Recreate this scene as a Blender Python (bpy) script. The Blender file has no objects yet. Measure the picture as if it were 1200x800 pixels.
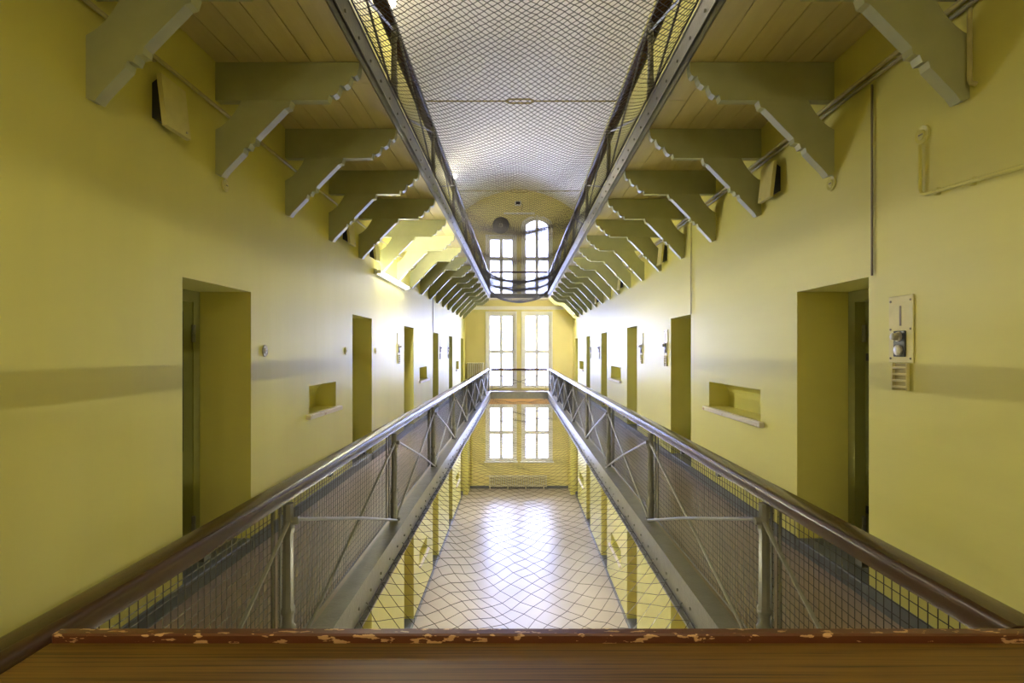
import bpy, math, random
from mathutils import Vector
random.seed(7)
S = bpy.context.scene
COL = S.collection
# ------------------------------------------------------------------ camera (1200x800, f = 640 px)
cam = bpy.data.cameras.new('camera'); cam_o = bpy.data.objects.new('camera', cam); COL.objects.link(cam_o)
cam.sensor_width = 36.0; cam.lens = 36.0 * 640 / 1200
cam.shift_x = -7 / 1200.0; cam.shift_y = 11 / 1200.0
cam.clip_start = 0.05
cam_o.location = (0, 0, 0); cam_o.rotation_euler = (math.pi / 2, 0, 0)
S.camera = cam_o
# ------------------------------------------------------------------ sky, exposure
W = bpy.data.worlds.new('sky'); S.world = W; W.use_nodes = True
bg = W.node_tree.nodes['Background']
bg.inputs['Color'].default_value = (0.53, 0.59, 1.0, 1); bg.inputs['Strength'].default_value = 8.8
S.view_settings.view_transform = 'Standard'; S.view_settings.look = 'None'
S.view_settings.gamma = 1.0; S.view_settings.use_curve_mapping = False
S.view_settings.exposure = 2.42
S.cycles.use_denoising = True
S.cycles.max_bounces = 10; S.cycles.diffuse_bounces = 6; S.cycles.transparent_max_bounces = 12
S.cycles.sample_clamp_indirect = 6.0; S.cycles.sample_clamp_direct = 2.2
# ------------------------------------------------------------------ measurements (camera at origin)
WL, WR = -2.2, 2.3            # side wall faces
VL, VR = -1.095, 1.185        # void edges
Y0, YE = -2.0, 22.8           # near and far wall faces
VY0, VYE = 1.45, 21.6         # void ends
FLR, GND = -1.64, -5.74       # gallery floor, ground floor
SOF, UFL = 2.10, 2.22         # soffit and floor of the upper gallery
SPR = 5.87                    # springing of the vault
BR_Y = [2.78 + 1.19 * i for i in range(-1, 17)]
POST_Y = [2.78 + 2.38 * i for i in range(0, 8)]
DOORS = [(3.58, 4.50), (7.26, 8.22), (10.55, 11.52), (14.1, 15.1), (17.4, 18.35), (21.0, 21.95)]
NICHE_L = [(5.75, 6.60), (12.2, 13.2), (19.35, 20.3)]
NICHE_R = [(5.18, 6.57), (12.2, 13.5), (19.1, 20.4)]
NZ0, NZ1 = -0.665, -0.37
WIN = [(-1.282, -0.125), (0.214, 1.372)]

# portals: they only help the renderer find the sky through the windows
def portal(x0, x1, z0, z1, y, face):
    l = bpy.data.lights.new('window_daylight', 'AREA'); l.shape = 'RECTANGLE'
    l.size = x1 - x0; l.size_y = z1 - z0; l.cycles.is_portal = True
    o = bpy.data.objects.new('window_daylight', l); COL.objects.link(o)
    o.location = ((x0 + x1) / 2, y, (z0 + z1) / 2); o.rotation_euler = (-math.pi / 2 * face, 0, 0)
for (x0, x1) in WIN:
    portal(x0, x1, -4.6, -2.28, YE + 0.40, 1)
    portal(x0, x1, -1.55, 1.567, YE + 0.40, 1)
    portal(x0, x1, 2.3, 5.57 if x0 > 0 else 4.77, YE + 0.40, 1)

# ------------------------------------------------------------------ materials
def srgb(r, g, b):
    f = lambda c: (c / 255 / 12.92) if c / 255 <= 0.04045 else ((c / 255 + 0.055) / 1.055) ** 2.4
    return (f(r), f(g), f(b), 1)
def mat(name, c1, c2=None, rough=0.5, metal=0.0, nscale=3.0, bump=0.0, bscale=30.0, stretch=(1, 1, 1), spec=0.5, detail=4, lo=0.35, hi=0.65):
    m = bpy.data.materials.new(name); m.use_nodes = True
    nt = m.node_tree; p = nt.nodes['Principled BSDF']
    p.inputs['Roughness'].default_value = rough; p.inputs['Metallic'].default_value = metal
    p.inputs['Specular IOR Level'].default_value = spec
    tc = nt.nodes.new('ShaderNodeTexCoord'); mp = nt.nodes.new('ShaderNodeMapping')
    mp.inputs['Scale'].default_value = stretch
    nt.links.new(tc.outputs['Object'], mp.inputs['Vector'])
    if c2 is None: c2 = tuple(c * 0.9 for c in c1[:3]) + (1,)
    n = nt.nodes.new('ShaderNodeTexNoise'); n.inputs['Scale'].default_value = nscale; n.inputs['Detail'].default_value = detail
    r = nt.nodes.new('ShaderNodeValToRGB')
    r.color_ramp.elements[0].position = lo; r.color_ramp.elements[1].position = hi
    r.color_ramp.elements[0].color = c2; r.color_ramp.elements[1].color = c1
    nt.links.new(mp.outputs[0], n.inputs['Vector']); nt.links.new(n.outputs['Fac'], r.inputs['Fac'])
    nt.links.new(r.outputs['Color'], p.inputs['Base Color'])
    if bump:
        n2 = nt.nodes.new('ShaderNodeTexNoise'); n2.inputs['Scale'].default_value = bscale; n2.inputs['Detail'].default_value = 3
        b = nt.nodes.new('ShaderNodeBump'); b.inputs['Strength'].default_value = bump; b.inputs['Distance'].default_value = 0.02
        nt.links.new(mp.outputs[0], n2.inputs['Vector']); nt.links.new(n2.outputs['Fac'], b.inputs['Height'])
        nt.links.new(b.outputs[0], p.inputs['Normal'])
    return m
def emit(name, col, st):
    m = bpy.data.materials.new(name); m.use_nodes = True
    p = m.node_tree.nodes['Principled BSDF']; p.inputs['Base Color'].default_value = (0.9, 0.9, 0.9, 1)
    p.inputs['Emission Color'].default_value = col; p.inputs['Emission Strength'].default_value = st
    return m
M = {}
M['wall'] = mat('yellow_gloss_paint', (0.66, 0.62, 0.185, 1), (0.625, 0.585, 0.165, 1), rough=0.42, spec=0.45, nscale=1.1, bump=0.10, bscale=6, stretch=(1, 1.6, 0.25))
M['wall_rip'] = mat('yellow_gloss_paint_rippled', (0.66, 0.62, 0.185, 1), (0.625, 0.585, 0.165, 1), rough=0.42, spec=0.45, nscale=1.1, bump=0.10, bscale=6, stretch=(1, 0.22, 2.4))
M['endwall'] = mat('pale_yellow_paint', (0.70, 0.62, 0.28, 1), (0.66, 0.58, 0.25, 1), rough=0.5, nscale=1.3, bump=0.08, bscale=9)
M['vault'] = mat('white_vault_plaster', (0.87, 0.85, 0.84, 1), (0.84, 0.82, 0.81, 1), rough=0.75, nscale=0.8, bump=0.08, bscale=6)
M['bracket'] = mat('olive_green_paint', (0.40, 0.41, 0.23, 1), (0.365, 0.375, 0.205, 1), rough=0.38, nscale=5, bump=0.10, bscale=14)
M['soffit'] = mat('cream_board_paint', (0.62, 0.55, 0.30, 1), (0.57, 0.50, 0.26, 1), rough=0.5, nscale=4, stretch=(4, 0.5, 4), bump=0.08, bscale=20)
M['steel'] = mat('grey_steel_paint', (0.20, 0.195, 0.175, 1), (0.165, 0.16, 0.145, 1), rough=0.33, nscale=9, bump=0.12, bscale=40)
M['wire'] = mat('dark_wire', (0.035, 0.031, 0.028, 1), (0.025, 0.022, 0.02, 1), rough=0.45, nscale=20)
M['rail'] = mat('brown_handrail_paint', (0.068, 0.034, 0.016, 1), (0.050, 0.025, 0.012, 1), rough=0.24, spec=0.35, nscale=6, bump=0.06, bscale=25, stretch=(1, 0.3, 1))
M['gfloor'] = mat('brown_grey_linoleum', (0.27, 0.205, 0.165, 1), (0.23, 0.175, 0.14, 1), rough=0.28, nscale=3, bump=0.04, bscale=8)
M['ground'] = mat('beige_linoleum', (0.40, 0.35, 0.29, 1), (0.36, 0.31, 0.255, 1), rough=0.34, nscale=1.2, bump=0.06, bscale=2.5)
M['base'] = mat('grey_baseboard_paint', (0.13, 0.14, 0.16, 1), (0.10, 0.11, 0.125, 1), rough=0.4, nscale=6)
M['white'] = mat('white_window_paint', (0.86, 0.86, 0.88, 1), (0.82, 0.82, 0.84, 1), rough=0.45, nscale=6)
M['door'] = mat('dark_green_door_paint', (0.18, 0.185, 0.05, 1), (0.16, 0.165, 0.042, 1), rough=0.4, nscale=4, bump=0.06, bscale=20)
M['frame'] = mat('olive_frame_paint', (0.27, 0.27, 0.10, 1), (0.24, 0.24, 0.085, 1), rough=0.4, nscale=5)
M['wooddoor'] = mat('orange_brown_door_wood', (0.42, 0.19, 0.045, 1), (0.33, 0.14, 0.03, 1), rough=0.4, nscale=5, stretch=(3, 3, 0.4))
M['glowband'] = mat('pale_orange_glow_paint', (0.72, 0.44, 0.20, 1), (0.66, 0.39, 0.17, 1), rough=0.5, nscale=4)  # warm lamplight on the end wall, put into the colour
M['box'] = mat('cream_plastic', (0.66, 0.60, 0.27, 1), (0.60, 0.545, 0.23, 1), rough=0.4, nscale=10)
M['black'] = mat('black_plastic', (0.018, 0.018, 0.022, 1), rough=0.4)
M['chrome'] = mat('worn_nickel', (0.55, 0.52, 0.47, 1), (0.40, 0.37, 0.33, 1), rough=0.35, metal=0.6, nscale=40)
M['pipe'] = mat('painted_conduit', (0.50, 0.44, 0.20, 1), (0.40, 0.35, 0.16, 1), rough=0.4, nscale=12)
M['cable'] = mat('brown_grey_cable', (0.20, 0.17, 0.12, 1), rough=0.5)
M['greypipe'] = mat('grey_painted_conduit', (0.36, 0.33, 0.22, 1), rough=0.4)
M['shelf'] = mat('chipped_white_shelf', (0.72, 0.66, 0.60, 1), (0.50, 0.33, 0.18, 1), rough=0.5, nscale=14, lo=0.30, hi=0.40)
M['rod'] = mat('ochre_tie_rod', (0.36, 0.29, 0.10, 1), rough=0.5)
M['netrope'] = mat('dark_net_cord', (0.045, 0.037, 0.042, 1), (0.035, 0.028, 0.032, 1), rough=0.7, nscale=10)
M['netthin'] = mat('brown_net_cord', (0.055, 0.045, 0.04, 1), rough=0.7, nscale=10)
M['radiator'] = mat('cream_radiator_paint', (0.76, 0.73, 0.56, 1), (0.70, 0.67, 0.50, 1), rough=0.35, nscale=8)
M['fan'] = mat('dark_blue_fan_enamel', (0.010, 0.010, 0.030, 1), rough=0.6, spec=0.2)
M['tube'] = emit('lit_cool_tube', (1.0, 0.97, 0.90, 1), 95.0)
M['tubew'] = emit('added_warm_tube', (1.0, 0.95, 0.80, 1), 64.0)
M['tube_far'] = emit('lit_bright_tube', (1.0, 0.95, 0.84, 1), 190.0)
M['globe'] = emit('lit_warm_globe', (1.0, 0.91, 0.76, 1), 100.0)
M['globe_near'] = emit('added_warm_pendant_globe', (1.0, 0.92, 0.74, 1), 6.0)
M['globe_low'] = emit('added_dimmer_pendant_globe', (1.0, 0.91, 0.72, 1), 7.0)
M['lampwhite'] = mat('white_lamp_housing', (0.75, 0.75, 0.72, 1), rough=0.4)
# wood of the desk: laminate with straight grain running across
def grain(name, a, b, c, rough):
    m = bpy.data.materials.new(name); m.use_nodes = True; nt = m.node_tree; p = nt.nodes['Principled BSDF']
    p.inputs['Roughness'].default_value = rough
    tc = nt.nodes.new('ShaderNodeTexCoord'); mp = nt.nodes.new('ShaderNodeMapping'); mp.inputs['Scale'].default_value = (0.45, 55, 55)
    n = nt.nodes.new('ShaderNodeTexNoise'); n.inputs['Scale'].default_value = 2.2; n.inputs['Detail'].default_value = 8; n.inputs['Roughness'].default_value = 0.72
    n.inputs['Distortion'].default_value = 0.5
    r = nt.nodes.new('ShaderNodeValToRGB'); e = r.color_ramp.elements
    e[0].position = 0.40; e[0].color = a; e[1].position = 0.60; e[1].color = c
    k = e.new(0.48); k.color = b
    nt.links.new(tc.outputs['Object'], mp.inputs['Vector']); nt.links.new(mp.outputs[0], n.inputs['Vector'])
    nt.links.new(n.outputs['Fac'], r.inputs['Fac']); nt.links.new(r.outputs['Color'], p.inputs['Base Color'])
    return m
M['grain'] = grain('brown_wood_laminate', (0.045, 0.021, 0.004, 1), (0.14, 0.069, 0.011, 1), (0.185, 0.095, 0.017, 1), 0.45)
M['lip'] = mat('chipped_red_brown_paint', (0.105, 0.030, 0.013, 1), (0.55, 0.33, 0.17, 1), rough=0.35, nscale=26, lo=0.385, hi=0.395, stretch=(1.0, 3.0, 3.0), detail=6)
# window glass: clear pane, mostly transparent with a little reflection
g = bpy.data.materials.new('window_glass'); g.use_nodes = True; nt = g.node_tree
nt.nodes.remove(nt.nodes['Principled BSDF']); out = nt.nodes['Material Output']
tr = nt.nodes.new('ShaderNodeBsdfTransparent'); gl = nt.nodes.new('ShaderNodeBsdfGlossy'); gl.inputs['Roughness'].default_value = 0.02
tr.inputs['Color'].default_value = (0.95, 0.97, 1, 1)
mx = nt.nodes.new('ShaderNodeMixShader'); fr = nt.nodes.new('ShaderNodeFresnel'); fr.inputs['IOR'].default_value = 1.45
nt.links.new(fr.outputs[0], mx.inputs[0]); nt.links.new(tr.outputs[0], mx.inputs[1]); nt.links.new(gl.outputs[0], mx.inputs[2]); nt.links.new(mx.outputs[0], out.inputs['Surface'])
M['glass'] = g

# ------------------------------------------------------------------ mesh helpers
class MB:
    def __init__(s): s.v = []; s.f = []
    def box(s, x0, x1, y0, y1, z0, z1):
        n = len(s.v)
        s.v += [(x, y, z) for z in (z0, z1) for y in (y0, y1) for x in (x0, x1)]
        s.f += [(n, n+2, n+3, n+1), (n+4, n+5, n+7, n+6), (n, n+1, n+5, n+4), (n+2, n+6, n+7, n+3), (n, n+4, n+6, n+2), (n+1, n+3, n+7, n+5)]
        return s
    def bbox(s, x0, x1, y0, y1, z0, z1, b):          # box with chamfered edges
        n = len(s.v); X = (x0, x1); Y = (y0, y1); Z = (z0, z1); sg = (1, -1)
        idx = {}
        for i in (0, 1):
            for j in (0, 1):
                for k in (0, 1):
                    for a in range(3):
                        p = [X[i], Y[j], Z[k]]
                        for q, t in ((0, i), (1, j), (2, k)):
                            if q != a: p[q] += b * sg[t]
                        idx[i, j, k, a] = len(s.v); s.v.append(tuple(p))
        for a in range(3):
            for e in (0, 1):
                o = [q for q in range(3) if q != a]
                loop = []
                for (u, w) in ((0, 0), (1, 0), (1, 1), (0, 1)):
                    c = [0, 0, 0]; c[a] = e; c[o[0]] = u; c[o[1]] = w
                    loop.append(idx[c[0], c[1], c[2], a])
                s.f.append(tuple(loop))
        for a in range(3):                            # edges along axis a
            o = [q for q in range(3) if q != a]
            for u in (0, 1):
                for w in (0, 1):
                    c0 = [0, 0, 0]; c0[o[0]] = u; c0[o[1]] = w; c1 = list(c0); c1[a] = 1
                    s.f.append((idx[(*c0, o[0])], idx[(*c1, o[0])], idx[(*c1, o[1])], idx[(*c0, o[1])]))
        for i in (0, 1):
            for j in (0, 1):
                for k in (0, 1): s.f.append((idx[i, j, k, 0], idx[i, j, k, 1], idx[i, j, k, 2]))
        return s
    def tube(s, pts, r, n=8, caps=True):
        P = [Vector(p) for p in pts]; base = len(s.v)
        rr = r if isinstance(r, (list, tuple)) else [r] * len(P)
        prev = None
        for i, p in enumerate(P):
            d = (P[min(i+1, len(P)-1)] - P[max(i-1, 0)]).normalized()
            if prev is None:
                a = Vector((0, 0, 1)) if abs(d.z) < 0.9 else Vector((1, 0, 0))
                u = d.cross(a).normalized()
            else:
                u = (prev - d * prev.dot(d)).normalized()
            prev = u; w = d.cross(u)
            for k in range(n):
                t = 2 * math.pi * (k + 0.5) / n
                s.v.append(tuple(p + (u * math.cos(t) + w * math.sin(t)) * rr[i]))
        for i in range(len(P) - 1):
            for k in range(n):
                a = base + i*n + k; b = base + i*n + (k+1) % n
                s.f.append((a, b, b + n, a + n))
        if caps:
            s.f.append(tuple(base + k for k in range(n))[::-1]); e = base + (len(P)-1)*n
            s.f.append(tuple(e + k for k in range(n)))
        return s
    def lathe(s, c, prof, n=10, axis='z'):            # prof: (radius, offset along the axis)
        base = len(s.v)
        for (r, h) in prof:
            for k in range(n):
                t = 2 * math.pi * k / n; a = r * math.cos(t); b = r * math.sin(t)
                p = {'z': (a, b, h), 'x': (h, a, b), 'y': (a, h, b)}[axis]
                s.v.append((c[0] + p[0], c[1] + p[1], c[2] + p[2]))
        for i in range(len(prof) - 1):
            for k in range(n):
                a = base + i*n + k; b = base + i*n + (k+1) % n
                s.f.append((a, b, b + n, a + n))
        s.f.append(tuple(base + k for k in range(n))[::-1]); e = base + (len(prof)-1)*n
        s.f.append(tuple(e + k for k in range(n)))
        return s
    def prism(s, poly, axis, a0, a1):                 # poly of 2-D points swept along an axis
        n = len(poly); base = len(s.v)
        for a in (a0, a1):
            for (u, w) in poly:
                s.v.append({'y': (u, a, w), 'x': (a, u, w), 'z': (u, w, a)}[axis])
        s.f.append(tuple(range(base, base + n))[::-1]); s.f.append(tuple(range(base + n, base + 2*n)))
        for k in range(n):
            j = (k + 1) % n
            s.f.append((base + k, base + j, base + n + j, base + n + k))
        return s
    def mesh(s, name, m, smooth=False):
        me = bpy.data.meshes.new(name); me.from_pydata(s.v, [], s.f)
        import bmesh
        bm = bmesh.new(); bm.from_mesh(me); bmesh.ops.recalc_face_normals(bm, faces=bm.faces[:]); bm.to_mesh(me); bm.free()
        me.materials.append(M[m])
        if smooth:
            me.polygons.foreach_set('use_smooth', [True] * len(me.polygons))
            try: me.set_sharp_from_angle(angle=math.radians(40))
            except Exception: pass
        return me
    def build(s, name, m, parent=None, smooth=False):
        return link(name, s.mesh(name, m, smooth), parent)
def link(name, me, parent=None, loc=None):
    o = bpy.data.objects.new(name, me); COL.objects.link(o)
    if parent is not None: o.parent = parent
    if loc is not None: o.location = loc
    return o
def tag(o, label=None, cat=None, group=None, kind=None):
    if label: o['label'] = label
    if cat: o['category'] = cat
    if group: o['group'] = group
    if kind: o['kind'] = kind
    return o
def thing(name, label, cat, loc=(0, 0, 0), group=None):
    o = bpy.data.objects.new(name, None); COL.objects.link(o); o.location = loc; o.empty_display_size = 0.1
    return tag(o, label, cat, group)
def kids(o): return [c for c in bpy.data.objects if c.parent == o]
def copy_tree(o, parent=None, cs=None):
    c = o.copy(); COL.objects.link(c); c.parent = parent
    for ch in kids(o): copy_tree(ch, c)
    return c
ORD = ['', 'nearest', 'second', 'third', 'fourth', 'fifth', 'sixth', 'seventh', 'eighth', 'ninth', 'tenth', 'eleventh', 'twelfth', 'thirteenth', 'fourteenth', 'fifteenth', 'sixteenth', 'seventeenth', 'eighteenth', 'nineteenth']
def nth(k, what):
    return ('nearest ' + what) if k == 1 else ('%s nearest %s' % (ORD[k], what))

# a wall of thickness th: u runs along it, w up; holes are rectangles (u0,u1,w0,w1)
def wall_mesh(us, ws, holes, place, th):
    U = sorted(set([us[0], us[1]] + [h[i] for h in holes for i in (0, 1)])); Wz = sorted(set([ws[0], ws[1]] + [h[i] for h in holes for i in (2, 3)]))
    mb = MB(); key = {}
    def vid(u, w, d):
        k = (round(u, 5), round(w, 5), d)
        if k not in key: key[k] = len(mb.v); mb.v.append(place(u, w, d))
        return key[k]
    def solid(i, j):
        if i < 0 or j < 0 or i >= len(U) - 1 or j >= len(Wz) - 1: return False
        cu = (U[i] + U[i+1]) / 2; cw = (Wz[j] + Wz[j+1]) / 2
        return not any(h[0] < cu < h[1] and h[2] < cw < h[3] for h in holes)
    for i in range(len(U) - 1):
        for j in range(len(Wz) - 1):
            if not solid(i, j): continue
            a, b, c, d = (U[i], Wz[j]), (U[i+1], Wz[j]), (U[i+1], Wz[j+1]), (U[i], Wz[j+1])
            for dd in (0, th): mb.f.append(tuple(vid(*p, dd) for p in (a, b, c, d)))
            for (p, q, ni, nj) in ((a, b, i, j-1), (b, c, i+1, j), (c, d, i, j+1), (d, a, i-1, j)):
                if not solid(ni, nj): mb.f.append((vid(*p, 0), vid(*q, 0), vid(*q, th), vid(*p, th)))
    return mb

# ------------------------------------------------------------------ setting: floors, walls, vault
tag(MB().box(WL - 0.7, WR + 0.7, Y0 - 0.4, YE + 0.4, GND - 0.2, GND).build('floor', 'ground'), 'beige glossy linoleum floor of the ground level', kind='structure')
LZ = FLR - GND
def side_wall(name, sx, X, niches, label):
    holes = []
    for (a, b) in DOORS:
        if sx > 0 and False: pass
        holes.append((a, b, FLR, 0.485)); holes.append((a, b, GND, 0.485 - LZ))
    for (a, b) in niches:
        holes.append((a, b, NZ0, NZ1)); holes.append((a, b, NZ0 - LZ, NZ1 - LZ))
    mb = wall_mesh((Y0 - 0.4, YE + 0.4), (GND, SPR + 0.35), holes, lambda u, w, d: (X + sx * d, u, w), 0.62)
    o = mb.build(name, 'wall' if sx < 0 else 'wall_rip'); tag(o, label, kind='structure')
    for (a, b) in niches:                                   # curved back of each wall niche
        for dz in (0, -LZ):
            n = MB(); D = 0.24; pr = []
            for k in range(7):
                t = math.pi / 2 * k / 6
                pr.append((X + sx * (D - 0.16 + 0.16 * math.cos(t)), NZ1 + dz - 0.16 + 0.16 * math.sin(t)))
            poly = [(X + sx * D, NZ0 + dz)] + pr + [(X + sx * 0.001, NZ1 + dz), (X + sx * 0.001, NZ1 + dz + 0.02), (X + sx * (D + 0.03), NZ1 + dz + 0.02), (X + sx * (D + 0.03), NZ0 + dz)]
            n.prism(poly, 'y', a, b)
            n.build('niche_back', 'wall', o)
    return o
wall_l = side_wall('wall_left', -1, WL, NICHE_L, 'glossy yellow wall left of the void with recessed cell doors')
wall_r = side_wall('wall_right', 1, WR, NICHE_R, 'glossy yellow wall right of the void with recessed cell doors')
# far wall with six window openings, one of them arched
holes = []
for (x0, x1) in WIN:
    holes += [(x0, x1, -4.6, -2.28), (x0, x1, -1.55, 1.567)]
holes += [(WIN[0][0], WIN[0][1], 2.3, 4.77), (WIN[1][0], WIN[1][1], 2.3, 5.57)]
mb = wall_mesh((WL - 0.62, WR + 0.62), (GND, 7.2), holes, lambda u, w, d: (u, YE + d, w), 0.45)
ax0, ax1 = WIN[1]; acx = (ax0 + ax1) / 2; ah = 0.27; aw = (ax1 - ax0) / 2; AR = (aw * aw + ah * ah) / (2 * ah); acz = 5.57 - AR
def arch(r, n=16, t=None):
    t = math.asin(aw / AR) if t is None else t
    return [(acx + r * math.sin(-t + 2 * t * k / n), acz + r * math.cos(-t + 2 * t * k / n)) for k in range(n + 1)]
pa = arch(AR)
mb.prism([(ax0, 5.571)] + pa[:9], 'y', YE, YE + 0.45)
mb.prism([(ax1, 5.571)] + pa[8:][::-1], 'y', YE, YE + 0.45)
wall_f = tag(mb.build('wall_far', 'endwall'), 'pale yellow end wall with pairs of tall windows on each level', kind='structure')
tag(wall_mesh((WL - 0.62, WR + 0.62), (GND, 7.2), [], lambda u, w, d: (u, Y0 - d, w), 0.4).build('wall_near', 'endwall'), 'yellow wall behind the desk', kind='structure')
# barrel vault
vc = (WL + WR) / 2; half = (WR - WL) / 2; rise = 0.82; VRad = (half * half + rise * rise) / (2 * rise); vz = SPR + rise - VRad; va = math.asin(half / VRad)
poly = [(vc + VRad * math.sin(-va + 2*va*k/40), vz + VRad * math.cos(-va + 2*va*k/40)) for k in range(41)]
poly += [(vc + (VRad + .12) * math.sin(va - 2*va*k/40), vz + (VRad + .12) * math.cos(va - 2*va*k/40)) for k in range(41)]
tag(MB().prism(poly, 'y', Y0 - 0.02, YE + 0.02).build('ceiling', 'vault', smooth=True), 'white plastered barrel vault over the hall', kind='structure')
tag(MB().box(WL, WR, YE - 0.025, YE, 5.60, 5.63).build('trim_1', 'endwall'), 'thin moulding line across the end wall', kind='structure')
tag(MB().box(WL, WR, YE - 0.06, YE, 1.72, 1.86).build('trim_2', 'vault'), 'pale cornice under the upper landing', kind='structure')
tag(MB().box(WIN[0][0] - 0.1, WIN[1][1] + 0.1, YE - 0.03, YE, -2.22, -1.95).build('trim_3', 'glowband'), 'orange-tan strip of painted warm glow over the ground floor windows', kind='structure')  # thin strip coloured as a warm glow on the wall
# pilasters in the far corners of the ground floor
tag(MB().box(WL, WL + 0.2, YE - 1.0, YE, GND, FLR - 0.26).build('trim_4', 'wall'), 'yellow corner pilaster at ground level on the left', kind='structure')
tag(MB().box(WR - 0.2, WR, YE - 1.0, YE, GND, FLR - 0.26).build('trim_5', 'wall'), 'yellow corner pilaster at ground level on the right', kind='structure')

# ------------------------------------------------------------------ gallery slabs, soffit planks, edge beams, baseboards
def slab(name, x0, x1, y0, y1, z0, z1, m, label):
    return tag(MB().box(x0, x1, y0, y1, z0, z1).build(name, m), label, kind='structure')
def edge_bolts(parent, x, sx, z, m='steel'):
    for i in range(18):
        pass
for (nm, x0, x1, lab) in (('left', WL, VL, 'left'), ('right', VR, WR, 'right')):
    sx = 1 if nm == 'left' else -1; xe = VL if nm == 'left' else VR
    slab('floor_' + nm, x0 + (0.014 if nm == 'right' else 0), x1 - (0.014 if nm == 'left' else 0), VY0, VYE - 0.0, FLR - 0.14, FLR, 'gfloor', 'brown-grey linoleum walkway of the %s gallery' % lab)
    slab('floor_upper_' + nm, x0 + (0.014 if nm == 'right' else 0), x1 - (0.014 if nm == 'left' else 0), VY0, VYE, SOF + 0.03, UFL, 'gfloor', 'upper gallery floor slab on the %s' % lab)
    so = MB()
    so.box(x0 + (0.014 if nm == 'right' else 0), x1 - (0.014 if nm == 'left' else 0), VY0, VYE, SOF + 0.024, SOF + 0.03)
    c = tag(so.build('ceiling_' + nm, 'soffit'), 'cream boarded soffit under the upper %s gallery' % lab, kind='structure')
    n = 6; wd = (x1 - x0) / n
    xi0 = x0 + (0.06 if nm == 'right' else 0); xi1 = x1 - (0.06 if nm == 'left' else 0); wd = (xi1 - xi0) / n
    for k in range(n):                                      # planks run along the gallery
        dz = random.uniform(-0.002, 0.002)
        segs = [VY0, 6.1 + random.uniform(-2, 2), 11.5 + random.uniform(-2, 2), 17 + random.uniform(-2, 2), VYE]
        for a, b in zip(segs[:-1], segs[1:]):
            MB().box(xi0 + k*wd + 0.003, xi0 + (k+1)*wd - 0.003, a + 0.002, b - 0.002, SOF + dz, SOF + 0.024).build('plank', 'soffit', c)
    # steel edge beams along the void: channel with flanges
    for lev, zb, zt in (('lower', FLR - 0.25, FLR + 0.03), ('upper', SOF - 0.015, UFL + 0.03)):
        b = MB()
        b.box(min(xe, xe - sx*0.012), max(xe, xe - sx*0.012), VY0, VYE, zb, zt)
        fo, fi = (0.03, 0.055) if lev == 'lower' else (0.008, 0.045)
        b.box(min(xe + sx*fo, xe - sx*fi), max(xe + sx*fo, xe - sx*fi), VY0, VYE, zb, zb + 0.014)
        fo = 0.03 if lev == 'lower' else 0.006
        b.box(min(xe + sx*fo, xe - sx*0.10), max(xe + sx*fo, xe - sx*0.10), VY0, VYE, zt - 0.001, zt + 0.014)
        o = b.build('edge_beam', 'steel'); o.name = 'trim_%d' % ({'left': 6, 'right': 8}[nm] + (lev == 'upper'))
        tag(o, 'grey steel channel edging the %s %s gallery' % (lev, lab), kind='structure')
        bm_ = MB().lathe((0, 0, 0), [(0.011, 0), (0.011, 0.008), (0.006, 0.012)], 6, 'x').mesh('bolt', 'steel')
        k = 0; y = VY0 + 0.2
        while y < VYE:
            bo = link('bolt', bm_, o, (xe, y, (zb + zt) / 2 - 0.02)); bo.scale = (sx, 1, 1); y += 0.3 if y < 9 else 0.6
# landings at both ends
slab('floor_landing_far', WL, WR, VYE, YE, FLR - 0.25, FLR, 'gfloor', 'landing before the end windows at gallery level')
slab('floor_landing_near', WL, WR, Y0, VY0, FLR - 0.25, FLR, 'gfloor', 'landing floor under the desk')
slab('ceiling_landing_far', WL, WR, VYE, YE, SOF, UFL, 'soffit', 'cream soffit of the upper landing at the end wall')
slab('ceiling_landing_near', WL, WR, -0.1, VY0, SOF, UFL, 'soffit', 'cream soffit of the upper landing above the desk')
slab('trim_10', VL, VR, VYE - 0.02, VYE - 0.001, FLR - 0.25, FLR + 0.03, 'steel', 'grey steel edge of the far gallery landing')
slab('trim_11', VL, VR, VYE - 0.02, VYE - 0.001, SOF - 0.01, UFL + 0.03, 'steel', 'grey steel edge of the far upper landing')
# baseboards: runs between the door openings, both levels
def base_runs(name, X, sx, z, label):
    o = MB(); y = Y0 if z > -3 else Y0
    for (a, b) in DOORS + [(YE, YE)]:
        o.box(min(X, X + sx*0.018), max(X, X + sx*0.018), y, a, z, z + 0.11); y = b
    tag(o.build(name, 'base'), label, kind='structure')
base_runs('baseboard_left', WL, 1, FLR, 'grey baseboard along the left gallery wall')
base_runs('baseboard_right', WR, -1, FLR, 'grey baseboard along the right gallery wall')
base_runs('baseboard_ground_left', WL, 1, GND, 'grey baseboard along the left ground floor wall')
base_runs('baseboard_ground_right', WR, -1, GND, 'grey baseboard along the right ground floor wall')
tag(MB().box(WL + 0.2, WR - 0.2, YE - 0.02, YE, GND, GND + 0.12).build('baseboard_far', 'base'), 'grey baseboard under the end wall radiator', kind='structure')

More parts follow.
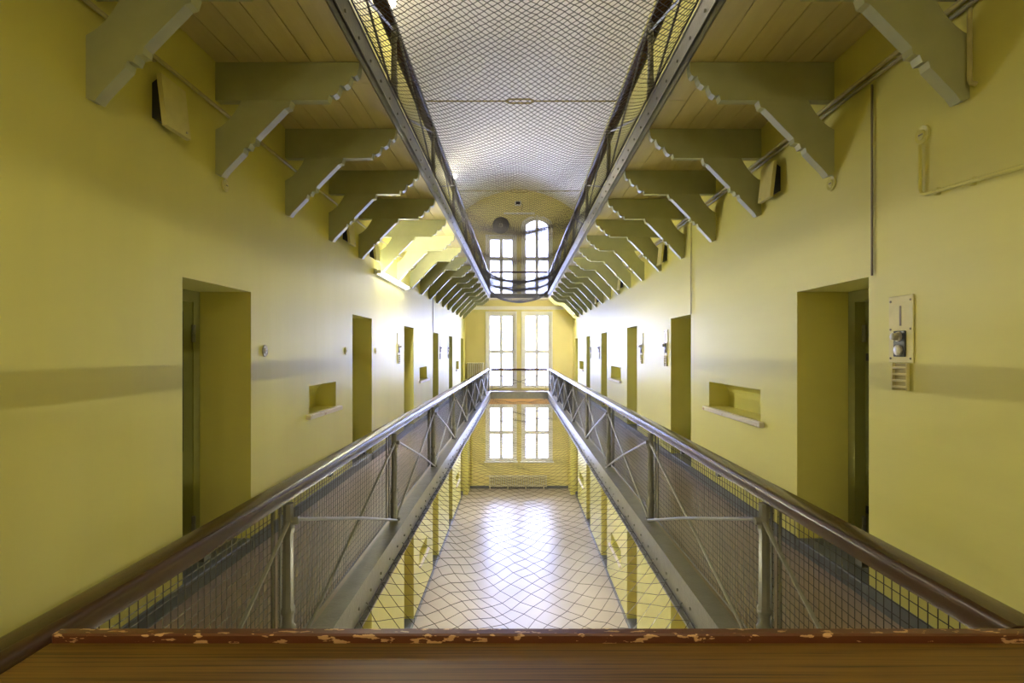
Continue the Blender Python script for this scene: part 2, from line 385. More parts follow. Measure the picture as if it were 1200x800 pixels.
# ------------------------------------------------------------------ doors in the recesses
dn = 0
def make_door(sx, X, y0, y1, z0, ground, label):
    global dn; dn += 1
    root = bpy.data.objects.new('door_%d' % dn, None); COL.objects.link(root); root.location = (X + sx*0.42, (y0+y1)/2, z0)
    tag(root, label, kind='structure')
    inv = Vector(root.location); H = 2.125
    def B(mb, name, m, par=root):
        mb.v = [tuple(Vector(p) - inv) for p in mb.v]; return mb.build(name, m, par)
    xa, xb = X + sx*0.42, X + sx*0.54
    f = MB(); lo, hi = min(xa, xb), max(xa, xb)
    f.box(lo, hi, y1 - 0.09, y1 - 0.001, z0 + 0.1, z0 + H - 0.001); f.box(lo, hi, y0 + 0.001, y0 + 0.09, z0 + 0.1, z0 + H - 0.001); f.box(lo, hi, y0 + 0.09, y1 - 0.09, z0 + H - 0.09, z0 + H - 0.001)
    B(f, 'door_frame', 'frame')
    la, lb = X + sx*(0.425 if sx < 0 else 0.50), X + sx*0.61
    lf = MB().bbox(min(la, lb), max(la, lb), y0 + 0.09, y1 - 0.09, z0 + 0.1, z0 + H - 0.09, 0.006)
    leaf = B(lf, 'door_leaf', 'wooddoor' if ground else 'door')
    st = MB().bbox(min(X - sx*0.012, lb), max(X - sx*0.012, lb), y0 + 0.001, y1 - 0.001, z0, z0 + 0.1, 0.006)
    B(st, 'threshold', 'base')
    for hz in (0.24, 1.78):
        h = MB().lathe((la - sx*0.012, y1 - 0.10, z0 + hz), [(0.012, -0.07), (0.016, -0.065), (0.016, -0.005), (0.011, 0), (0.016, 0.005), (0.016, 0.065), (0.012, 0.07)], 8)
        B(h, 'hinge', 'steel', leaf)
    if not ground:
        if sx > 0:
            for hz in (0.37, 1.59):
                B(MB().bbox(la - 0.012, la - 0.001, y0 + 0.12, y1 - 0.12, z0 + hz - 0.03, z0 + hz + 0.03, 0.002), 'strap', 'black', leaf)
        else:
            B(MB().bbox(la + 0.001, la + 0.012, y1 - 0.62, y1 - 0.235, z0 + 0.85, z0 + 1.95, 0.003), 'hatch', 'black', leaf)
for k, (a, b) in enumerate(DOORS):
    make_door(-1, WL, a, b, FLR, False, nth(k+1, 'dark green cell door in the left gallery wall'))
    make_door(1, WR, a, b, FLR, False, nth(k+1, 'dark green cell door in the right gallery wall'))
for k, (a, b) in enumerate(DOORS):
    make_door(-1, WL, a, b, GND, True, nth(k+1, 'brown door at ground level on the left'))
    make_door(1, WR, a, b, GND, True, nth(k+1, 'brown door at ground level on the right'))

# ------------------------------------------------------------------ windows
wn = 0
def make_window(x0, x1, z0, z1, transom, muntins, label, arched=False):
    global wn; wn += 1
    root = bpy.data.objects.new('window_%d' % wn, None); COL.objects.link(root); tag(root, label, kind='structure')
    ya, yb = YE + 0.10, YE + 0.17; F = 0.115; cx = (x0 + x1) / 2
    f = MB(); zt = z1 - ah if arched else z1
    f.box(x0 + 0.001, x0 + F, ya, yb, z0 + 0.001, zt); f.box(x1 - F, x1 - 0.001, ya, yb, z0 + 0.001, zt); f.box(x0 + F, x1 - F, ya, yb, z0 + 0.001, z0 + F)
    if arched:
        f.prism(arch(AR - 0.001) + arch(AR - F)[::-1], 'y', ya, yb)
    else:
        f.box(x0 + F, x1 - F, ya, yb, z1 - F, z1 - 0.001)
    f.build('window_frame', 'white', root)
    c = MB(); C = 0.075                                     # casing on the wall face
    c.box(x0 - C, x0 - 0.001, YE - 0.02, YE - 0.001, z0, zt); c.box(x1 + 0.001, x1 + C, YE - 0.02, YE - 0.001, z0, zt)
    if arched: c.prism(arch(AR + 0.001) + arch(AR + C)[::-1], 'y', YE - 0.02, YE - 0.001)
    else: c.box(x0 - C, x1 + C, YE - 0.02, YE - 0.001, z1 + 0.001, z1 + C)
    c.build('casing', 'white', root)
    MB().bbox(x0 - 0.12, x1 + 0.12, YE - 0.10, YE + 0.10, z0 - 0.05, z0 - 0.001, 0.006).build('window_sill', 'white', root) if z0 < -4 else None
    MB().box(cx - 0.065, cx + 0.065, ya - 0.01, yb, z0 + F, (z1 - F)).build('mullion', 'white', root)
    MB().box(x0 + F, x1 - F, ya - 0.015, yb - 0.002, transom - 0.07, transom + 0.07).build('transom', 'white', root)
    for m in muntins:
        MB().box(x0 + F, x1 - F, ya + 0.01, yb - 0.01, m - 0.012, m + 0.012).build('muntin', 'white', root)
    zs = sorted([z0 + F - 0.01, z1 - 0.02] + [transom] + list(muntins))
    for a, b in zip(zs[:-1], zs[1:]):
        for (u, w) in ((x0 + F - 0.01, cx), (cx, x1 - F + 0.01)):
            if arched and b > z1 - 0.1:
                pts = [p for p in arch(AR - F + 0.01, 32) if u - 1e-6 <= p[0] <= w + 1e-6]
                MB().prism([(u, a), (w, a)] + pts[::-1], 'y', ya + 0.033, ya + 0.038).build('pane', 'glass', root)
            else:
                MB().box(u, w, ya + 0.033, ya + 0.038, a, b).build('pane', 'glass', root)
L_, R_ = WIN
make_window(*L_, -4.6, -2.28, -3.42, (-2.83, -4.02), 'left ground floor window above the long radiator')
make_window(*R_, -4.6, -2.28, -3.42, (-2.83, -4.02), 'right ground floor window above the long radiator')
make_window(*L_, -1.55, 1.567, -0.036, (0.78, -0.82), 'tall left window at gallery level')
make_window(*R_, -1.55, 1.567, -0.036, (0.78, -0.82), 'tall right window at gallery level')
make_window(*L_, 2.3, 4.77, 3.86, (3.06,), 'square-headed upper window below the round fan')
make_window(*R_, 2.3, 5.57, 3.86, (4.68, 3.06), 'arch-topped upper window', True)

# ------------------------------------------------------------------ brackets under the upper gallery
def bracket_meshes(sx):
    T = 0.072; L = (VL - WL) if sx > 0 else (WR - VR)
    e = L - 1.105
    beam = [(0.0, 0), (0.0, -0.275), (0.815+e, -0.275), (0.825+e, -0.235), (0.855+e, -0.245), (0.885+e, -0.225), (0.90+e, -0.19), (0.905+e, -0.165), (0.935+e, -0.175), (0.965+e, -0.155), (0.98+e, -0.12), (0.985+e, -0.095), (1.01+e, -0.105), (1.03+e, -0.09), (1.04+e, -0.055), (1.045+e, 0)]
    brace = [(0, -0.81), (0.045, -0.825), (0.07, -0.79), (0.20, -0.655), (0.21, -0.62), (0.24, -0.625), (0.255, -0.59), (0.29, -0.585), (0.295, -0.55), (0.505, -0.335), (0.535, -0.325), (0.55, -0.276), (0.19, -0.276)]
    for k in range(1, 7):                                    # concave inner edge
        t = k / 6
        brace.append((0.19*(1-t)**2 + 2*t*(1-t)*0.11, -0.276*(1-t)**2 + 2*t*(1-t)*(-0.44) + t*t*(-0.49)))
    m1 = MB().prism([(sx*u, w) for u, w in beam], 'y', 0, T).mesh('beam', 'bracket')
    m2 = MB().prism([(sx*u, w) for u, w in brace], 'y', 0, T).mesh('brace', 'bracket')
    return m1, m2
for nm, X, sx in (('left', WL, 1), ('right', WR, -1)):
    m1, m2 = bracket_meshes(sx)
    for k, y in enumerate(BR_Y):
        lab = 'carved olive bracket over the desk on the %s wall' % nm if k == 0 else nth(k, 'carved olive bracket in view along the %s wall' % nm)
        r = thing('bracket', lab, 'bracket', (X, y, SOF - 0.003), 'brackets under the upper gallery')
        link('beam', m1, r); link('brace', m2, r)

# ------------------------------------------------------------------ railings
def post_mesh(h):
    return MB().lathe((0, 0, 0), [(0.045, 0), (0.045, 0.02), (0.034, 0.03), (0.034, 0.20), (0.040, 0.21), (0.040, 0.235), (0.030, 0.25), (0.030, 0.30), (0.037, 0.31), (0.037, 0.33), (0.030, 0.345), (0.026, h*0.82), (0.034, h*0.84), (0.034, h*0.86), (0.026, h*0.88), (0.028, h)], 8).mesh('post', 'steel', True)
PH = 0.94 - 0.075
POST = post_mesh(PH)
RAILP = [(-0.065, 0.012), (-0.065, 0.052), (-0.055, 0.067), (-0.035, 0.075), (0.035, 0.075), (0.055, 0.067), (0.065, 0.052), (0.065, 0.012), (0.045, 0.0), (-0.045, 0.0)]
def wires(p0, p1, h0, h1, step, r):                          # square wire panel between two points
    mb = MB(); a = Vector(p0); b = Vector(p1); L = (b - a).length; n = max(1, round(L / step))
    for k in range(n + 1):
        q = a.lerp(b, k / n); mb.tube([q + Vector((0, 0, h0)), q + Vector((0, 0, h1))], r, 3, False)
    m = round((h1 - h0) / step)
    for k in range(m + 1):
        z = Vector((0, 0, h0 + (h1 - h0) * k / m)); mb.tube([a + z, b + z], r, 3, False)
    return mb
def railing(label, xs, ys, z, ends, side, along='y', step=0.042, panel0=None, panels=True):
    # xs: X of the line (along y) or the two X ends (along x); ys: post positions
    root = thing('railing', label, 'railing', (0, 0, 0))
    H = z + PH
    if along == 'y':
        P = [Vector((xs, y, z)) for y in ys]; e0, e1 = Vector((xs, panel0 or ends[0], z)), Vector((xs, ends[1], z)); off = Vector((side, 0, 0)); rx = xs - side*0.055
    else:
        P = [Vector((x, xs, z)) for x in ys]; e0, e1 = Vector((ends[0], xs, z)), Vector((ends[1], xs, z)); off = Vector((0, side, 0))
    if along == 'y':
        MB().prism([(rx + u, H + w) for u, w in RAILP], 'y', ends[0], ends[1]).build('handrail', 'rail', root, True)
    else:
        MB().prism([(xs + u, H + w) for u, w in RAILP], 'x', ends[0], ends[1]).build('handrail', 'rail', root, True)
    for p in P: link('post', POST, root, p)
    Q = [e0] + [p for p in P if (p - e0).length > 0.25 and (p - e1).length > 0.25] + [e1]
    bolt = MB().lathe((0, 0, 0), [(0.02, -0.012), (0.02, 0.012), (0.012, 0.02)], 8, 'x' if along == 'y' else 'y').mesh('rod_bolt', 'steel')
    for a, b in zip(Q[:-1], Q[1:]):
        d = (b - a).normalized()
        up = Vector((0, 0, PH - 0.09)); lo = Vector((0, 0, 0.05))
        s = off * 0.036; s2 = off * 0.014
        bow = off * 0.008 + Vector((0, 0, 0.012))
        r1 = [a + up + s + d*0.03, (a + up + b + lo)/2 + s + bow, b + lo + s - d*0.03]
        r2 = [a + lo + s2 + d*0.03, (a + lo + b + up)/2 + s2, b + up + s2 - d*0.03]
        MB().tube(r1, 0.0105, 6).build('brace_rod', 'steel', root, True)
        MB().tube(r2, 0.0105, 6).build('brace_rod', 'steel', root, True)
        w = -off * 0.06
        link('rod_bolt', bolt, root, a + up + s); link('rod_bolt', bolt, root, b + lo + s)
        if not panels: continue
        fm = MB()
        for hh in (0.05, PH - 0.02): fm.tube([a + w + Vector((0, 0, hh)), b + w + Vector((0, 0, hh))], 0.007, 6)
        fm.tube([a + w + d*0.045 + Vector((0, 0, 0.05)), a + w + d*0.045 + Vector((0, 0, PH - 0.02))], 0.008, 6)
        fm.tube([b + w - d*0.045 + Vector((0, 0, 0.05)), b + w - d*0.045 + Vector((0, 0, PH - 0.02))], 0.008, 6)
        pf = fm.build('panel_frame', 'steel', root)
        wp = wires(a + w + d*0.02, b + w - d*0.02, 0.05, PH - 0.02, step, 0.0022).build('wire_panel', 'wire', pf); wp['kind'] = 'stuff'
        n = max(2, round((b - a).length / 0.75))
        for k in range(1, n):                               # dark clips hold the panel under the handrail
            q = a.lerp(b, k / n) + w
            MB().box(q.x - 0.012, q.x + 0.012, q.y - 0.02, q.y + 0.02, z + PH - 0.045, z + PH - 0.002).build('clip', 'black', pf)

    return root
PL, PR = VL - 0.075, VR + 0.068
railing('brown-capped grey railing along the left gallery beside the lower net', PL, POST_Y + [21.68], FLR, (0.85, 21.68), 1, panel0=1.5)
railing('brown-capped grey railing along the right gallery beside the lower net', PR, POST_Y + [21.68], FLR, (1.392, 21.68), -1)
railing('railing across the far landing before the gallery level windows', 21.68, [], FLR, (PL + 0.09, PR - 0.09), -1, 'x')
railing('upper gallery railing high on the left beside the upper net', PL, POST_Y + [21.68], UFL, (1.5, 21.68), 1, panels=False)
railing('upper gallery railing high on the right beside the upper net', PR, POST_Y + [21.68], UFL, (1.5, 21.68), -1, panels=False)
railing('railing across the upper landing below the round fan', 21.68, [], UFL, (PL + 0.09, PR - 0.09), -1, 'x', panels=False)

# ------------------------------------------------------------------ safety nets
def net(label, z, sag, dx, dy, r, m, jit, seed, zt):
    rnd = random.Random(seed)
    x0, x1, y0, y1 = VL + 0.012, VR - 0.012, VY0 + 0.02, VYE - 0.03
    nx = round((x1 - x0) / dx) * 2; ny = round((y1 - y0) / dy) * 2
    w1 = [rnd.uniform(0, 6.28) for _ in range(6)]
    pts = {}
    def P(i, j):
        if (i, j) in pts: return pts[i, j]
        u = i / nx; v = j / ny; x = x0 + (x1 - x0) * u; y = y0 + (y1 - y0) * v
        edge = min(1, 6 * min(u, 1 - u)); s = 4 * u * (1 - u)
        sg = sag * (1 + 0.18 * math.sin(y * 0.9 + w1[0]) + 0.1 * math.sin(y * 2.1 + w1[1]))
        fade = min(1.0, (y - y0) / 0.5) if jit > 0.5 else 1.0
        zz = z + 0.0 - sg * s ** 0.8 + edge * jit * 0.012 * math.sin(x * 9 + y * 3 + w1[2])
        xx = x + edge * jit * (0.012 * math.sin(y * 5 + w1[3]) + rnd.uniform(-0.008, 0.008))
        yy = y + edge * jit * (0.03 * math.sin(x * 4 + y * 1.3 + w1[4]) + rnd.uniform(-0.012, 0.012))
        pts[i, j] = (xx, max(y0, min(y1, yy)), zz); return pts[i, j]
    mb = MB()
    def run(i, j, di):
        line = []
        while 0 <= i <= nx and 0 <= j <= ny:
            line.append(P(i, j)); i += di; j += 1
        if len(line) > 1: mb.tube(line, r, 3, False)
    for i in range(0, nx + 1, 2):
        run(i, 0, 1); run(i, 0, -1)
    for j in range(2, ny + 1, 2):
        run(0, j, 1); run(nx, j, -1)
    root = thing('safety_net', label, 'net')
    o = mb.build('net_mesh', m, root); o['kind'] = 'stuff'
    for seq in ([P(0, j) for j in range(0, ny + 1)], [P(nx, j) for j in range(0, ny + 1)], [P(i, 0) for i in range(nx + 1)], [P(i, ny) for i in range(nx + 1)]):
        MB().tube(seq, r * 2.2, 5, False).build('border_rope', m, root)
    hk = MB().tube([(0, 0, 0.03), (0.012, 0, 0.02), (0.02, 0, 0), (0.012, 0, -0.018), (0, 0, -0.012)], 0.004, 5).mesh('hook', 'steel')
    for j in range(4, ny + 1, 12 if dy < 0.1 else 4):
        a = P(0, j); link('hook', hk, root, (VL + 0.001, a[1], a[2])); b = P(nx, j); h = link('hook', hk, root, (VR - 0.001, b[1], b[2])); h.scale = (-1, 1, 1)
    return root
net('fine dark safety net stretched overhead across the upper void', UFL + 0.06, 0.36, 0.056, 0.064, 0.0027, 'netrope', 0.5, 3, 0)
net('loose wide-meshed safety net over the ground floor void', FLR - 0.20, 0.22, 0.172, 0.205, 0.0024, 'netthin', 1.6, 5, 0)

# ------------------------------------------------------------------ desk in front of the camera
desk = thing('desk', 'brown wood-grain desk top with chipped red-brown edge in the foreground', 'desk', (0.1, 1.0, FLR))
def dk(mb, name, m): mb.v = [(x - 0.1, y - 1.0, z - FLR) for x, y, z in mb.v]; return mb.build(name, m, desk)
dk(MB().bbox(-1.158, 1.40, 0.62, 1.352, -0.750, -0.722, 0.003), 'desk_top', 'grain')
dk(MB().bbox(-1.158, 1.40, 1.353, 1.385, -0.760, -0.702, 0.004), 'edge_strip', 'lip')
dk(MB().bbox(-1.10, -1.07, 0.68, 1.33, FLR, -0.751, 0.003), 'side_panel', 'grain')
dk(MB().bbox(1.30, 1.33, 0.68, 1.33, FLR, -0.751, 0.003), 'side_panel', 'grain')
dk(MB().bbox(-1.069, 1.299, 1.30, 1.325, -1.30, -0.751, 0.003), 'back_panel', 'grain')

# ------------------------------------------------------------------ lamps
def batten(label, c, L, axis, nx, m='tube', en=None):          # fluorescent wall lamp; nx: direction out of the wall
    r = thing('wall_lamp', label, 'lamp', c)
    def bx(name, mm, a0, a1, d0, d1, z0, z1, b=0.006, par=None):
        mb = MB()
        if axis == 'y': mb.bbox(min(nx*d0, nx*d1), max(nx*d0, nx*d1), a0, a1, z0, z1, b)
        else: mb.bbox(a0, a1, min(nx*d0, nx*d1), max(nx*d0, nx*d1), z0, z1, b)
        return mb.build(name, mm, par or r)
    hs = bx('housing', 'lampwhite', -L/2, L/2, 0.002, 0.05, -0.045, 0.045)
    bx('end_cap', 'lampwhite', -L/2, -L/2 + 0.03, 0.05, 0.11, -0.03, 0.03, par=hs); bx('end_cap', 'lampwhite', L/2 - 0.03, L/2, 0.05, 0.11, -0.03, 0.03, par=hs)
    a, b = -L/2 + 0.03, L/2 - 0.03; d = nx * 0.085
    pts = [(d, a, 0), (d, b, 0)] if axis == 'y' else [(a, d, 0), (b, d, 0)]
    MB().tube(pts, 0.019, 10).build('tube', m, hs, True)
    return r
batten('lit fluorescent lamp between brackets on the left gallery wall', (WL, 9.45, 1.215), 2.2, 'y', 1)
batten('lit lamp on the right wall before the last bracket', (WR, 21.25, 1.50), 0.9, 'y', -1, 'tube_far')
for k, y in enumerate((8.8, 17.6)):
    r = thing('wall_lamp', ['nearer', 'farther'][k] + ' lit globe lamp high on the left wall above the upper gallery', 'lamp', (WL, y, 5.62), 'upper globe lamps')
    MB().lathe((0.002, 0, 0), [(0.06, 0), (0.06, 0.015), (0.02, 0.03), (0.02, 0.07)], 12, 'x').build('base', 'lampwhite', r)
    MB().lathe((0.15, 0, 0), [(0.01, -0.085), (0.05, -0.07), (0.08, -0.03), (0.085, 0), (0.08, 0.03), (0.05, 0.07), (0.01, 0.085)], 14, 'x').build('globe', 'globe', r, True)
for k, y in enumerate((4.6, 12.0, 19.8)):  # unseen lamps, added to brighten the ground floor
    for nm, X, s in (('left', WL, 1), ('right', WR, -1)):
        batten('added unseen fluorescent lamp under the %s gallery at ground level, %s of three' % (nm, ['nearest', 'middle', 'farthest'][k]), (X, y, -2.75), 1.2, 'y', s, 'tubew')
for k, (x, pz) in enumerate(((-0.85, 2.75), (0.95, 2.75), (0.05, 1.75))):  # unseen pendants, added to light the near walls and bracket faces
    r = thing('added_pendant', 'added unseen globe pendant behind the desk, ' + ['on the left', 'on the right', 'hung lower in the middle'][k], 'lamp', (x, -1.35, pz), 'added pendants')
    zt = vz + math.sqrt(VRad**2 - (x - vc)**2) - pz
    MB().tube([(0, 0, 0.2), (0, 0, zt - 0.001)], 0.008, 6).build('stem', 'lampwhite', r)
    MB().lathe((0, 0, 0), [(0.05, 0.17), (0.07, 0.175), (0.06, 0.21), (0.015, 0.22)], 12).build('cap', 'lampwhite', r)
    MB().lathe((0, 0, 0), [(0.03, -0.2), (0.11, -0.17), (0.18, -0.08), (0.2, 0), (0.18, 0.08), (0.11, 0.15), (0.05, 0.169)], 20).build('globe', 'globe_near' if k < 2 else 'globe_low', r, True)

# ------------------------------------------------------------------ tie rods of the vault
for k, y in enumerate((12.8, 20.0)):
    r = thing('tie_rod', ['nearer', 'farther'][k] + ' ochre iron tie rod with turnbuckle spanning the vault', 'tie rod', (vc, y, SPR - 0.02), 'vault tie rods')
    MB().tube([(WL - vc + 0.001, 0, 0), (-0.30, 0, 0)], 0.018, 8).build('rod', 'rod', r, True)
    MB().tube([(0.30, 0, 0), (WR - vc - 0.001, 0, 0)], 0.018, 8).build('rod', 'rod', r, True)
    MB().tube([(-0.34, 0, 0), (-0.24, 0, 0.045), (0.24, 0, 0.045), (0.34, 0, 0)], 0.022, 6).build('turnbuckle_bar', 'rod', r, True)
    MB().tube([(-0.34, 0, 0), (-0.24, 0, -0.045), (0.24, 0, -0.045), (0.34, 0, 0)], 0.022, 6).build('turnbuckle_bar', 'rod', r, True)
    for sx in (-1, 1):
        MB().lathe((sx*0.29, 0, 0), [(0.03, -0.03), (0.042, -0.02), (0.042, 0.02), (0.03, 0.03)], 8, 'x').build('nut', 'rod', r)

# ------------------------------------------------------------------ wall fittings
def speaker(X, sx, y, label, tilt=0.22):
    r = thing('loudspeaker', label, 'speaker', (X, y, 1.50), 'wall loudspeakers')
    # box tips forward: back wedge dark, cover cream
    MB().prism([(sx*0.002, -0.10), (sx*0.075, -0.135), (sx*0.04, 0.14), (sx*0.002, 0.11)], 'y', -0.10, 0.10).build('housing', 'black', r)
    MB().prism([(sx*0.076, -0.155), (sx*0.105, -0.15), (sx*0.07, 0.16), (sx*0.041, 0.155)], 'y', -0.12, 0.12).build('cover', 'box', r)
    cv = [c for c in kids(r) if c.name.startswith('cover')][0]
    MB().lathe((sx*0.102, 0.08, -0.12), [(0.008, -0.004), (0.008, 0.004)], 8, 'x').build('screw', 'chrome', cv)
speaker(WL, 1, 3.38, 'cream loudspeaker box tilted off the left wall, nearest the camera')
speaker(WL, 1, 6.95, 'cream loudspeaker box on the left wall, second from the camera')
speaker(WL, 1, 8.2, 'cream loudspeaker box on the left wall beside the lit fluorescent lamp')
for k, y in enumerate((4.88, 8.53, 12.03, 15.6)):
    speaker(WR, -1, y, nth(k+1, 'cream loudspeaker box on the right wall'))

def disc(name, X, sx, y, z, rad, label, cat, group, m='box'):
    r = thing(name, label, cat, (X, y, z), group)
    MB().lathe((0, 0, 0), [(rad, sx*0.001), (rad, sx*0.008), (rad*0.93, sx*0.011), (rad*0.88, sx*0.009)], 18, 'x').build('cover', m, r, True)
    MB().lathe((sx*0.009, 0, 0), [(rad*0.5, 0), (rad*0.5, sx*0.004), (rad*0.4, sx*0.006)], 14, 'x').build('cap', m, r, True)
    MB().box(min(sx*0.014, sx*0.017), max(sx*0.014, sx*0.017), -rad*0.3, rad*0.3, -0.004, 0.004).build('slot', 'cable', r)
for k, y in enumerate((4.74, 6.97, 8.43)):
    disc('bell_plate', WL, 1, y, 0.0, 0.05, ['round metal bell plate just beyond the nearest left door', 'round bell plate on the left wall just before the second door', 'round bell plate on the left wall just beyond the second door'][k], 'bell plate', 'round bell plates', 'chrome' if k == 0 else 'box')
disc('junction_cap', WL, 1, 4.10, 1.24, 0.045, 'small round cap on the left wall above the nearest door', 'junction box', 'round wall caps')
disc('junction_cap', WR, -1, 4.0, 1.225, 0.055, 'round flat cap on the right wall below the second bracket', 'junction box', 'round wall caps', 'wall')
disc('junction_cap', WR, -1, 3.10, 1.225, 0.055, 'round cap at the top of the bent conduit on the right wall', 'junction box', 'round wall caps', 'wall')

def panel(X, sx, y, label, first=False):
    r = thing('call_panel', label, 'call panel', (X, y, 0.13), 'cell call panels')
    def b(name, m, y0, y1, z0, z1, d0, d1, par=r, bv=0.003): return MB().bbox(min(sx*d0, sx*d1), max(sx*d0, sx*d1), y0, y1, z0, z1, bv).build(name, m, par)
    pl = b('plate', 'box', -0.105, 0.105, -0.20, 0.20, 0.001, 0.010)
    b('key_slot', 'cable', -0.008, 0.008, 0.02, 0.14, 0.0101, 0.012, pl, bv=0.0005)
    sw = b('switch_plate', 'black', -0.05, 0.05, -0.165, -0.01, 0.0101, 0.02)
    MB().lathe((sx*0.02, 0.0, -0.045), [(0.03, 0), (0.028, sx*0.01), (0.022, sx*0.013), (0.022, sx*0.04), (0.015, sx*0.044)], 12, 'x').build('knob', 'chrome', sw, True)
    MB().lathe((sx*0.02, 0.0, -0.125), [(0.033, 0), (0.033, sx*0.01), (0.026, sx*0.014)], 14, 'x').build('button', 'chrome', sw, True)
    for (yy, zz) in ((-0.085, 0.17), (0.085, 0.17), (-0.085, 0.0), (0.085, 0.0), (-0.085, -0.175), (0.085, -0.175)):
        MB().lathe((sx*0.010, yy, zz), [(0.007, 0), (0.006, sx*0.004)], 8, 'x').build('screw', 'cable', pl)
    gb = b('grille_back', 'pipe', -0.056, 0.056, -0.36, -0.206, 0.0005, 0.004, bv=0.0005)
    for k in range(4): b('grille_bar', 'box', -0.06, 0.06, -0.24 - 0.038*k, -0.225 - 0.038*k, 0.001, 0.02, gb)
    for yy in (-0.068, 0.056): b('grille_stile', 'box', yy, yy + 0.012, -0.365, -0.203, 0.001, 0.02, gb)
for y, lab in ((3.27, 'cream call panel with knob and button beside the nearest right door'), (8.47, 'call panel on the right wall just beyond the second door'), (10.15, 'call panel on the right wall just before the third door'), (15.4, 'call panel on the right wall just beyond the fourth door'), (17.15, 'call panel on the right wall just before the fifth door')):
    panel(WR, -1, y, lab)
for y, lab in ((10.05, 'call panel on the left wall just before the third door'), (15.4, 'call panel on the left wall just beyond the fourth door'), (17.15, 'call panel on the left wall just before the fifth door')):
    panel(WL, 1, y, lab)

for nm, X, sx, N in (('left', WL, 1, NICHE_L), ('right', WR, -1, NICHE_R)):
    for lev, dz in (('gallery', 0), ('ground floor', -LZ)):
        for k, (a, b) in enumerate(N):
            o = MB().bbox(min(0.001*sx, sx*0.055), max(0.001*sx, sx*0.055), -(b-a)/2 - 0.09, (b-a)/2 + 0.09, -0.052, -0.002, 0.008).build('niche_shelf', 'shelf')
            o.location = (X, (a + b)/2, NZ0 + dz)
            tag(o, 'chipped white shelf under the %s %s niche in the %s wall' % (['nearest', 'middle', 'farthest'][k], lev, nm), 'shelf', 'shelves under the wall niches')

# conduits
def pipe(name, pts, r, m, label, cat='pipe', clips=None, sx=1, n=8):
    root = thing(name, label, cat)
    MB().tube(pts, r, n).build('tube', m, root, True)
    for c in clips or []:
        MB().bbox(c[0] - 0.012, c[0] + 0.012, c[1] - 0.012, c[1] + 0.012, c[2] - r - 0.008, c[2] + r + 0.008, 0.003).build('clip', m, root)
    return root
pipe('conduit', [(WL + 0.03, 1.5, 1.76), (WL + 0.03, YE - 0.01, 1.74)], 0.014, 'pipe', 'conduit running through the brackets along the left wall', clips=[(WL + 0.013, y + 0.5, 1.76) for y in BR_Y[:8]])
pipe('conduit', [(WR - 0.03, 1.5, 1.79), (WR - 0.03, YE - 0.01, 1.77)], 0.016, 'pipe', 'upper of two conduits through the brackets along the right wall', clips=[(WR - 0.013, y + 0.5, 1.79) for y in BR_Y[:8]])
pipe('conduit', [(WR - 0.026, 1.5, 1.745), (WR - 0.026, YE - 0.01, 1.735)], 0.013, 'greypipe', 'lower darker conduit through the brackets along the right wall')
pipe('cable', [(WR - 0.012, 3.53, 1.72), (WR - 0.012, 3.53, 0.487)], 0.007, 'cable', 'thin cable dropping to the nearest right door', 'cable')
pipe('cable', [(WR - 0.012, 7.22, 1.72), (WR - 0.012, 7.22, 0.487)], 0.007, 'pipe', 'thin cable dropping to the second right door', 'cable')
pipe('cable', [(WL + 0.012, 14.06, 1.72), (WL + 0.012, 14.06, 0.487)], 0.008, 'cable', 'thin cable dropping to the fourth left door', 'cable')
pipe('conduit', [(WR - 0.02, 3.10, 1.168), (WR - 0.02, 3.10, 0.91), (WR - 0.02, 3.085, 0.885), (WR - 0.02, 3.05, 0.875), (WR - 0.02, 2.0, 0.80)], 0.011, 'wall', 'bent yellow conduit below the round cap on the right wall', clips=[(WR - 0.011, 2.98, 0.87), (WR - 0.011, 2.75, 0.853)])
pipe('conduit', [(WR - 0.03, 2.745, 1.72), (WR - 0.03, 2.745, 1.36), (WR - 0.03, 2.74, 1.345), (WR - 0.004, 2.735, 1.335)], 0.012, 'pipe', 'short vertical conduit beside the nearest right bracket')

# ------------------------------------------------------------------ radiators
def radiator(label, x0, x1, z0, z1, n, yb):
    r = thing('radiator', label, 'radiator', ((x0 + x1)/2, yb - 0.10, z0))
    w = (x1 - x0) / n; H = z1 - z0; mb = MB(); h0 = 0.10
    mb.bbox(-w*0.27, w*0.27, -0.07, -0.015, h0 + 0.02, H - 0.02, w*0.2); mb.bbox(-w*0.27, w*0.27, 0.015, 0.07, h0 + 0.02, H - 0.02, w*0.2)
    mb.bbox(-w*0.47, w*0.47, -0.07, 0.07, H - 0.075, H, w*0.2); mb.bbox(-w*0.47, w*0.47, -0.07, 0.07, h0, h0 + 0.075, w*0.2)
    me = mb.mesh('section', 'radiator')
    for k in range(n): link('section', me, r, (-(x1 - x0)/2 + w*(k + 0.5), 0, 0))
    ft = MB().bbox(-0.02, 0.02, -0.06, 0.06, 0, h0 + 0.002, 0.004).mesh('foot', 'radiator')
    for k in range(0, n, max(1, n // 3)): link('foot', ft, r, (-(x1 - x0)/2 + w*(k + 0.5), 0, 0))
    MB().tube([(-(x1 - x0)/2 + 0.01, 0, H - 0.04), (-(x1 - x0)/2 - 0.12, 0, H - 0.04), (-(x1-x0)/2 - 0.12, 0.08, H - 0.04)], 0.016, 6).build('supply_pipe', 'radiator', r, True)
    return r
radiator('long cream radiator under the ground floor windows', -1.21, 1.21, GND, -5.17, 26, YE)
radiator('tall cream radiator in the left corner beside the gallery level window', -2.12, -1.42, FLR, -0.48, 8, YE)
pipe('heating_pipe', [(WL + 0.28, YE - 0.03, GND + 0.12), (WL + 0.28, YE - 0.03, FLR - 0.26)], 0.02, 'wall', 'yellow heating pipe in the left corner of the ground floor')

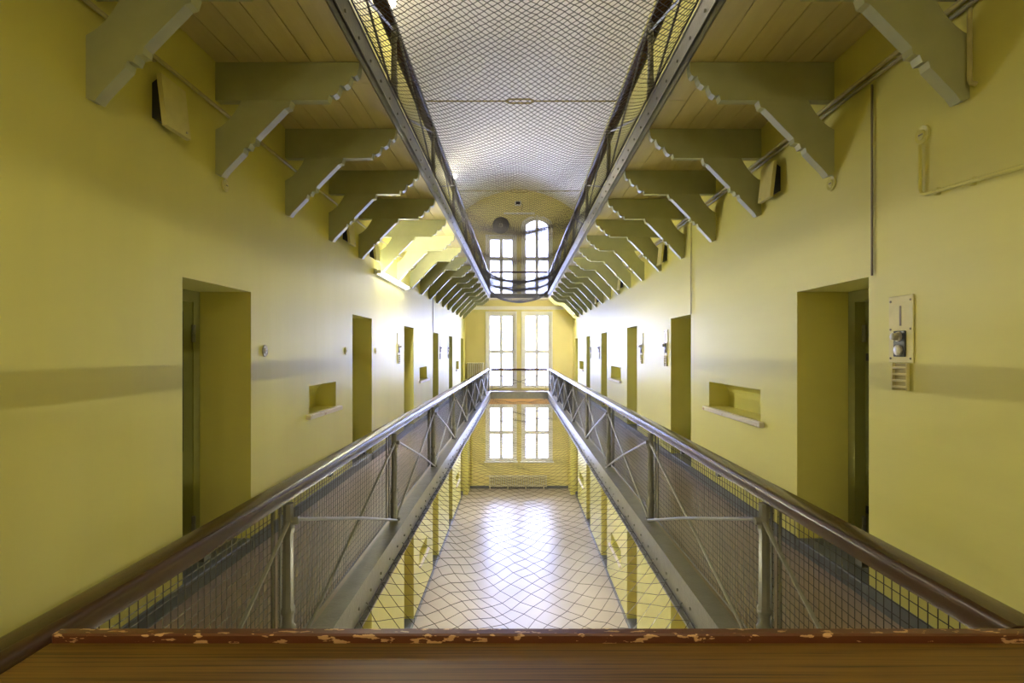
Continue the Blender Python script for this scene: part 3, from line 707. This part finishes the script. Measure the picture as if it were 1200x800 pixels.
# ------------------------------------------------------------------ fan, floodlight and lamp on the upper end wall
r = thing('wall_fan', 'dark blue round fan above the square-headed upper window', 'fan', (-0.71, YE, 5.22))
MB().lathe((0, 0, 0), [(0.30, -0.001), (0.34, -0.03), (0.35, -0.10), (0.33, -0.13), (0.31, -0.10), (0.31, -0.05), (0.05, -0.04)], 28, 'y').build('housing', 'fan', r, True)
MB().lathe((0, 0, 0), [(0.09, -0.041), (0.09, -0.12), (0.06, -0.15)], 14, 'y').build('motor', 'chrome', r, True)
for k in range(5):
    t = 2 * math.pi * k / 5; mb = MB(); c, s = math.cos(t), math.sin(t)
    q = [(0.085, -0.04, -0.065), (0.29, -0.11, -0.055), (0.30, 0.08, -0.105), (0.085, 0.04, -0.10)]
    top = [(a*c - b*s, y, a*s + b*c) for a, b, y in q]; bot = [(x, y + 0.008, z) for x, y, z in top]
    mb.v = top + bot; mb.f = [(0, 1, 2, 3), (7, 6, 5, 4), (0, 4, 5, 1), (1, 5, 6, 2), (2, 6, 7, 3), (3, 7, 4, 0)]
    mb.build('blade', 'fan', r)
for rr in (0.12, 0.22, 0.32):
    MB().tube([(rr*math.cos(2*math.pi*k/24), -0.155, rr*math.sin(2*math.pi*k/24)) for k in range(25)], 0.007, 5, False).build('guard_ring', 'fan', r)
for k in range(6):
    t = math.pi * k / 6; c, s = math.cos(t), math.sin(t)
    MB().tube([(-0.34*c, -0.12, -0.34*s), (-0.2*c, -0.162, -0.2*s), (0.2*c, -0.162, 0.2*s), (0.34*c, -0.12, 0.34*s)], 0.006, 5).build('guard_spoke', 'fan', r)
r = thing('floodlight', 'small dark floodlight at the crown of the arched end wall', 'floodlight', (0.0, YE, 6.12))
MB().bbox(-0.13, 0.13, -0.20, -0.06, -0.09, 0.09, 0.02).build('housing', 'lampwhite', r)
MB().bbox(-0.09, 0.09, -0.215, -0.199, -0.06, 0.06, 0.004).build('lens', 'fan', r)
MB().bbox(-0.03, 0.03, -0.061, -0.001, -0.03, 0.03, 0.004).build('mount', 'steel', r)
MB().tube([(0.13, -0.1, 0.02), (0.20, -0.04, -0.02), (0.18, -0.03, -0.12), (0.15, -0.03, -0.26)], 0.012, 6).build('lead', 'cable', r, True)
r = thing('batten_lamp', 'white unlit lamp batten above the upper windows', 'lamp', (0.05, YE - 0.027, 5.72))
MB().bbox(-0.65, 0.65, -0.06, -0.001, -0.04, 0.04, 0.008).build('housing', 'lampwhite', r)
MB().tube([(-0.62, -0.085, 0), (0.62, -0.085, 0)], 0.016, 8).build('tube', 'white', r, True)
for sx in (-1, 1): MB().bbox(sx*0.635 - 0.012, sx*0.635 + 0.012, -0.105, -0.061, -0.03, 0.03, 0.003).build('lamp_holder', 'lampwhite', r)
